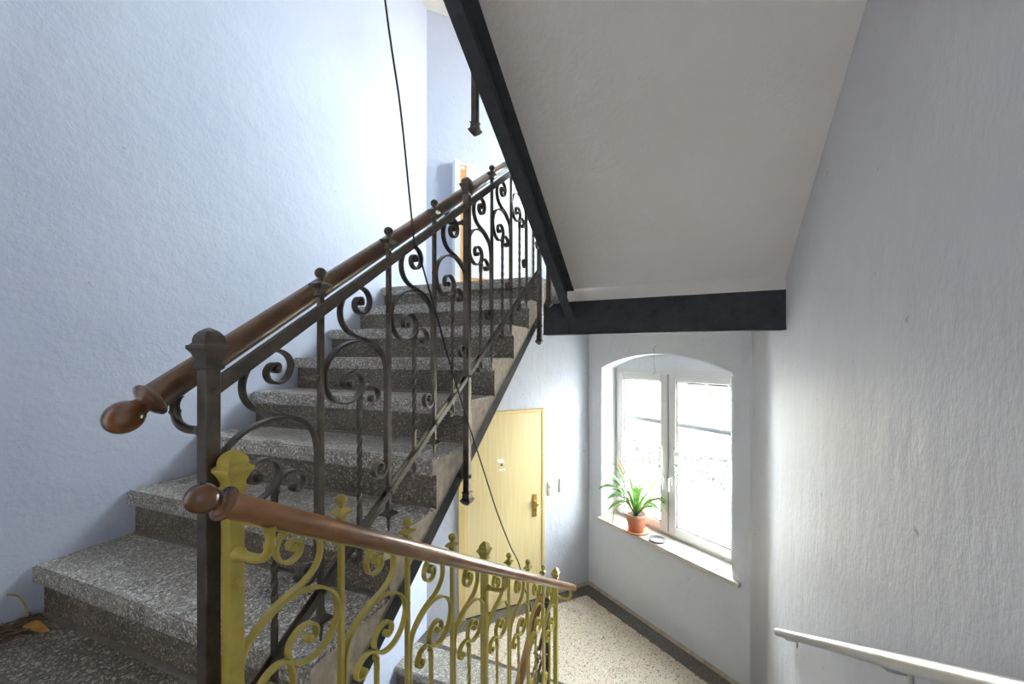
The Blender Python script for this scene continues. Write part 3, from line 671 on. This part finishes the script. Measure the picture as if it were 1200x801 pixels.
# ------------------------------------------------------------------ yellow door, switches
def yellow_door():
    E = empty("door_1"); struct(E, "pale yellow flat door with brass handle plate behind the yellow railing", "door")
    s0, s1, z0, z1 = 0.315, 1.300, Z_LOW, -0.595; fw = 0.058
    mb = MB()
    for a0, a1, b0, b1 in ((s0, s0 + fw + .015, z0, z1), (s1 - .035, s1, z0, z1), (s0 + fw + .015, s1 - .035, z1 - .035, z1)): wbox(mb, a0, a1, -0.030, 0.02, b0, b1, onD)
    mb.build("door_frame", "door_frame_yellow", E, bevel=0.003)
    mb = MB(); wbox(mb, s0 + fw + .012, s1 - .030, -0.022, 0.015, z0 + .012, z1 - .030, onD); lf = mb.build("door_leaf", "door_yellow", E, bevel=0.002)
    mb = MB(); wbox(mb, s0 + fw + .012, s1 - .030, -0.016, 0.01, z0 - .002, z0 + .013, onD); mb.build("threshold", "rubber_black", E)
    mb = MB(); wbox(mb, 1.152, 1.200, -0.032, -0.02, -1.765, -1.520, onD); hp = mb.build("handle_plate", "brass", lf, bevel=.002)
    mb = MB(); n3 = Vector((-ND.x, -ND.y, 0)); mb.lathe(onD(1.180, -0.03, -1.612), n3, [(.012, 0), (.010, .012), (.012, .022), (.024, .03), (.028, .042), (.022, .054), (.004, .058)], 16); mb.build("door_knob", "brass", hp)
    mb = MB(); wbox(mb, 1.173, 1.181, -0.0335, -0.031, -1.705, -1.68, onD); mb.build("keyhole", "rubber_black", hp)
    mb = MB(); mb.lathe(onD(0.786, -0.02, -1.160), n3, [(.013, 0), (.013, .006), (.006, .008)], 14); mb.build("peephole", "dish_grey", lf)
    for a0, a1, b0, b1 in ((.735, .80, -1.118, -1.098), (.748, .812, -1.135, -1.117), (.755, .825, -1.222, -1.202)):
        mb = MB(); wbox(mb, a0, a1, -0.0232, -0.0215, b0, b1, onD); mb.build("sticker", "white_paper", lf)
    for zz in (-0.9, -1.25, -1.75, -2.3):
        mb = MB(); mb.lathe(onD(1.284, -0.029, zz), n3, [(.006, 0), (.006, .002), (.003, .003)], 8); mb.build("screw", "wood_orange", E)
    for zz in (-1.0, -2.15):
        mb = MB(); mb.tube([onD(s0 + fw + .006, -.034, zz - .04), onD(s0 + fw + .006, -.034, zz + .04)], .008, 8); mb.build("hinge", "rail_steel", E)
yellow_door()
def switch(s, z, label, knob):
    E = empty("light_switch"); tag(E, label, "switch", "switches beside the yellow door")
    mb = MB(); wbox(mb, s - .040, s + .040, -.012, 0.004, z - .078, z + .078, onD); mb.build("switch_plate", "switch_ivory", E, bevel=.003)
    mb = MB(); wbox(mb, s - .028, s + .028, -.017, -.010, z - .070, z - .006, onD); mb.build("rocker", "switch_ivory", E, bevel=.003)
    if knob:
        mb = MB(); mb.lathe(onD(s, -.01, z + .034), (-ND.x, -ND.y, 0), [(.028, 0), (.027, .010), (.018, .014), (.004, .015)], 18); mb.build("push_button", "dish_grey" if knob == 2 else "white_paper", E)
    else:
        mb = MB(); wbox(mb, s - .028, s + .028, -.018, -.010, z + .004, z + .070, onD); mb.build("rocker", "switch_ivory", E, bevel=.003)
switch(1.388, -1.498, "ivory switch plate with round button next to the yellow door", 1)
switch(1.538, -1.478, "ivory double switch plate nearer the room corner", 0)
# cupboard on the upper landing wall
def cupboard():
    E = empty("wall_cupboard"); tag(E, "white wall cupboard with orange wood edge on the upper landing", "cupboard")
    s0, s1, z0, z1 = 0.256, 1.20, Z_UP + .06, 1.915
    mb = MB(); wbox(mb, s0, s0 + .055, -.09, .01, z0, z1, onD); wbox(mb, s0 + .055, s1, -.03, .01, z1 - .02, z1, onD); wbox(mb, s1 - .05, s1, -.04, .01, z0, z1, onD); mb.build("frame", "cupboard_white", E)
    mb = MB(); wbox(mb, s0 + .057, s0 + .135, -.045, .01, z0, z1 - .022, onD); wbox(mb, s0 + .135, s1 - .05, -.045, .01, z0, 0.775, onD); mb.build("wood_edge", "wood_orange", E)
    mb = MB(); wbox(mb, s0 + .135, s1 - .05, -.025, .01, 0.775, z1 - .022, onD); mb.build("panel", "cupboard_white", E)
    mb = MB(); wbox(mb, s0 + .075, s0 + .115, -.047, -.044, z1 - .065, z1 - .035, onD); mb.build("sticker", "white_paper", E)
cupboard()

# ------------------------------------------------------------------ steel wall handrail on the right
def wall_rail():
    E = empty("wall_handrail"); tag(E, "brushed steel tube handrail on the right wall", "handrail")
    f_ = lambda y, z, d=0.06: Vector((xr(y) - d, y, z))
    y0, z0 = 2.835, -1.661; sl = 0.577
    pts = [f_(y0, z0), f_(y0 - 3.2, z0 + 3.2 * sl)]
    d = (pts[0] - pts[1]).normalized()
    mb = MB(); mb.tube([pts[1] + (pts[0] - pts[1]) * (k / 20) for k in range(21)] + [pts[0] + d * .006, pts[0] + d * .012], [.0205] * 21 + [.018, .010], 24); mb.build("rail_tube", "rail_steel", E)
    for y in (2.66, 1.45, 0.25):
        z = z0 + (y0 - y) * sl; n3 = Vector((-1, 0.034, 0)).normalized()
        mb = MB(); c = Vector((xr(y), y, z - .03)); mb.lathe(c, n3, [(.030, 0), (.030, .004), (.010, .006)], 18); mb.tube([c, c + n3 * .045, c + n3 * .058 + Vector((0, 0, .008)), c + n3 * .060 + Vector((0, 0, .028))], .006, 8); mb.build("bracket", "rail_steel", E)
wall_rail()

# ------------------------------------------------------------------ plant, dish
def plant():
    E = empty("potted_plant"); tag(E, "strappy green leaved plant in a terracotta pot on the window sill", "plant")
    base = Vector((-0.305, 4.385, Z_SILL))
    mb = MB(); mb.lathe(base, (0, 0, 1), [(.105, 0), (.125, .004), (.135, .022), (.130, .024), (.118, .010), (.01, .010)], 32); mb.build("saucer", "terracotta", E)
    b = base + Vector((0, 0, .010))
    mb = MB(); mb.lathe(b, (0, 0, 1), [(.074, 0), (.098, .140), (.099, .142), (.110, .143), (.113, .175), (.110, .180), (.102, .180), (.098, .155)], 32); mb.build("pot", "terracotta", E)
    mb = MB(); mb.lathe(b + Vector((0, 0, .12)), (0, 0, 1), [(.09, 0), (.097, .035), (.05, .042), (.005, .045)], 24); mb.build("soil", "soil", E)
    rt = Vector((math.cos(YAW), math.sin(YAW), 0)); fw = Vector((-math.sin(YAW), math.cos(YAW), 0)); c0 = b + Vector((0, 0, .165))
    rn = random.Random(11)
    # (rightward reach, height of tip, depth reach, arch height, width, pale)
    L = [(-.41, .30, -.06, .44, .030, 0), (-.37, .38, -.02, .47, .030, 0), (-.34, .20, -.10, .34, .031, 0), (-.30, .15, -.14, .28, .028, 0), (-.31, .47, .02, .42, .024, 0), (-.27, .58, .0, .45, .024, 0), (-.22, .50, -.1, .42, .02, 0),
         (-.36, .28, -.10, .40, .026, 0), (-.26, .26, -.18, .36, .028, 0), (-.20, .30, -.2, .38, .028, 0),
         (.20, .58, .0, .36, .030, 1), (.29, .40, .02, .36, .022, 1), (.31, .31, .0, .33, .022, 1), (.41, .22, .03, .33, .026, 1), (.41, .12, .0, .30, .026, 0), (.33, -.06, -.05, .22, .030, 0), (.38, .02, -.06, .24, .028, 0), (.28, .16, -.10, .28, .026, 1), (.24, .08, -.14, .24, .026, 1), (.18, .12, -.18, .25, .028, 0),
         (.04, .34, -.12, .34, .030, 0), (-.05, .36, -.14, .36, .030, 0), (.10, .26, -.16, .30, .030, 0), (.03, .40, -.06, .34, .026, 0), (-.33, .10, -.12, .26, .028, 0), (-.39, .44, -.08, .50, .022, 0), (-.25, .33, -.16, .42, .022, 0), (-.12, .44, -.12, .42, .022, 0), (.30, .06, -.16, .28, .024, 0), (.12, .42, -.08, .38, .022, 0), (.36, .30, -.06, .40, .022, 0), (.36, .16, -.12, .30, .028, 0), (.25, .30, -.06, .36, .026, 0)]
    for i, (rx, tz, dp, ah, wd, pale) in enumerate(L):
        tip = c0 + rt * rx + fw * dp + Vector((0, 0, tz - .03)); st = c0 + rt * (rx * .06) + fw * (dp * .08)
        mid = (st + tip) / 2; mid.z = c0.z + ah * .95; hd = Vector((tip.x - st.x, tip.y - st.y, 0))
        side = Vector((-hd.y, hd.x, 0)).normalized() if hd.length > 1e-3 else rt
        side = (side * .75 + rt * .0 + Vector((0, 0, .35 * (1 if i % 2 else -1)))).normalized()
        N = 12; vs = []
        c1 = st + (mid - st) * .9 + Vector((0, 0, .0)); 
        for k in range(N + 1):
            t = k / N; p = st * (1 - t) ** 2 + mid * 2 * t * (1 - t) + tip * t * t
            wv = wd * .68 * (0.55 + 0.45 * math.sin(min(1, t * 1.6) * math.pi / 2)) * (1 - max(0, (t - .72) / .28) ** 1.8)
            tg = (mid - st) * (1 - t) + (tip - mid) * t; fold = side.cross(tg).normalized(); fold = (fold if fold.z >= 0 else -fold) * (wv * .35)
            vs += [p + side * wv + fold, p, p - side * wv + fold]
        mb = MB(); mb.add(vs, [f_ for k in range(N) for f_ in ((k * 3, k * 3 + 1, k * 3 + 4, k * 3 + 3), (k * 3 + 1, k * 3 + 2, k * 3 + 5, k * 3 + 4))], 0, True)
        mb.build("leaf", "leaf_pale" if pale else "leaf_green", E, fix=False)
    for rx, tz in ((-.17, .56), (-.215, .57)):
        mb = MB(); a = c0 + rt * (rx * .6) + Vector((0, 0, tz * .72)); e = c0 + rt * rx + Vector((0, 0, tz)); mb.tube([a, (a + e) / 2 + rt * .004, e], [.008, .007, .002], 6); mb.build("dry_tip", "leaf_orange", E)
    a = c0 + rt * -.12 + Vector((0, 0, .12)); mb = MB(); mb.tube([Vector(x) for x in catmull([tuple(a), tuple(c0 + rt * -.2 + Vector((0, 0, .08))), tuple(c0 + rt * -.235 + Vector((0, 0, -.02))), tuple(c0 + rt * -.245 + Vector((0, 0, -.09)))], 4)], .007, 6); mb.build("dry_leaf", "leaf_straw", E)
plant()
mb = MB(); mb.lathe((-0.096, 4.225, Z_SILL), (0, 0, 1), [(.062, 0), (.075, .003), (.082, .020), (.084, .022), (.080, .022), (.072, .008), (.005, .008)], 32)
tag(mb.build("small_dish", "dish_grey"), "small round grey dish on the sill beside the plant pot", "dish")
# dry debris in the landing corner
rn = random.Random(5); mb = MB()
for i in range(150):
    c = Vector((XL + .02 + abs(rn.gauss(0, .05)), 0.655 + rn.uniform(-.14, .11), Z_LAND + rn.uniform(.003, .030)))
    c.x = min(c.x, XL + .15); a = rn.gauss(math.pi / 2, .7); L_ = rn.uniform(.02, .05)
    d = Vector((math.cos(a), math.sin(a), rn.uniform(-.12, .12))) * L_
    k = Vector((rn.uniform(-.01, .01), rn.uniform(-.01, .01), .004)); p0, p1 = c - d, c + d
    for p in (p0, p1): p.x = max(p.x, XL + .004); p.z = max(p.z, Z_LAND + .002); p.y = min(p.y, 0.760)
    mb.tube([p0, c + k, p1], rn.uniform(.0012, .0028), 4)
o = mb.build("dry_twigs", "twig_brown", fix=False); tag(o, "heap of dry brown plant bits in the landing corner", "debris", None, "stuff")
def dead_leaf(c, L_, W_, ang, mat, label, tilt=.25):
    N = 8; vs = []; d = Vector((math.cos(ang), math.sin(ang), 0)); s_ = Vector((-d.y, d.x, 0))
    for k in range(N + 1):
        t = k / N; wv = W_ * math.sin(math.pi * (t * .92 + .04)); p = Vector(c) + d * (t - .5) * L_ + Vector((0, 0, .012 * math.sin(t * 5) + .01))
        vs += [p + s_ * wv + Vector((0, 0, wv * tilt * 2)), p, p - s_ * wv + Vector((0, 0, wv * tilt))]
    mb = MB(); mb.add(vs, [f_ for k in range(N) for f_ in ((k * 3, k * 3 + 1, k * 3 + 4, k * 3 + 3), (k * 3 + 1, k * 3 + 2, k * 3 + 5, k * 3 + 4))], 0, True)
    tag(mb.build("fallen_leaf", mat, fix=False), label, "leaf", "dead leaves on the landing")
dead_leaf((-2.06, .722, Z_LAND + .003), .10, .018, .45, "leaf_orange", "curled orange brown leaf in front of the first step")
dead_leaf((-2.14, .66, Z_LAND + .012), .06, .008, 2.2, "leaf_straw", "straw yellow leaf at the left edge of the debris heap")
mb = MB(); mb.tube(catmull([(-2.14, .73, Z_LAND + .01), (-2.155, .735, Z_LAND + .06), (-2.178, .725, Z_LAND + .10), (-2.184, .70, Z_LAND + .118)], 4), .0025, 6)
tag(mb.build("dry_stalk", "leaf_straw"), "dry curved stalk leaning on the blue wall", "stalk")

# ------------------------------------------------------------------ outside: courtyard and the house opposite
mb = MB(); c = onW(.9, 14, 0); mb.box((c.x, c.y, -7.05), (30, 30, .05)); struct(mb.build("ground", "ground_grey"), "pale paved courtyard outside the window", "ground")
def house():
    E = empty("house"); tag(E, "cream plastered house across the courtyard seen through the window", "building")
    q = 10.0
    mb = MB(); wbox(mb, -14, 12, q, q + 5, -7, -0.3); mb.build("wall", "facade_cream", E)
    mb = MB(); wbox(mb, -14.3, 12.3, q - .4, q + 5.4, -0.3, -0.1); mb.build("roof", "terracotta", E)
    for s0 in (-5.65, -2.9, -0.1, 2.7):
        for z0 in (-2.45,):
            mb = MB(); rectframe(mb, s0, s0 + 1.75, z0, z0 + 1.5, q - .03, q + .02, .10); wbox(mb, s0 + .83, s0 + .92, q - .03, q + .02, z0 + .1, z0 + 1.4); wbox(mb, s0 - .08, s0 + 1.83, q - .12, q + .02, z0 - .08, z0); wn = mb.build("window", "pvc_white", E)
            for p0, p1 in ((.10, .83), (.92, 1.65)):
                mb = MB(); wbox(mb, s0 + p0, s0 + p1, q - .012, q, z0 + .10, z0 + 1.40); mb.build("pane", "facade_glass", wn)
    mb = MB(); wbox(mb, -14, 12, q - .05, q + .01, -3.05, -2.9); mb.build("string_course", "pvc_white", E)
house()
# daylight portals in the two window openings (guide the sky light through the panes)
for dz in (0, STOREY):
    ld = bpy.data.lights.new("daylight_portal", 'AREA'); ld.shape = 'RECTANGLE'; ld.size = 1.5; ld.size_y = 1.9; ld.cycles.is_portal = True
    lo = bpy.data.objects.new("daylight_portal", ld); COL.objects.link(lo); lo.location = onW(.93, .46, -.95 + dz)
    lo.rotation_euler = Vector((-NW.x, -NW.y, 0)).to_track_quat('-Z', 'Y').to_euler()
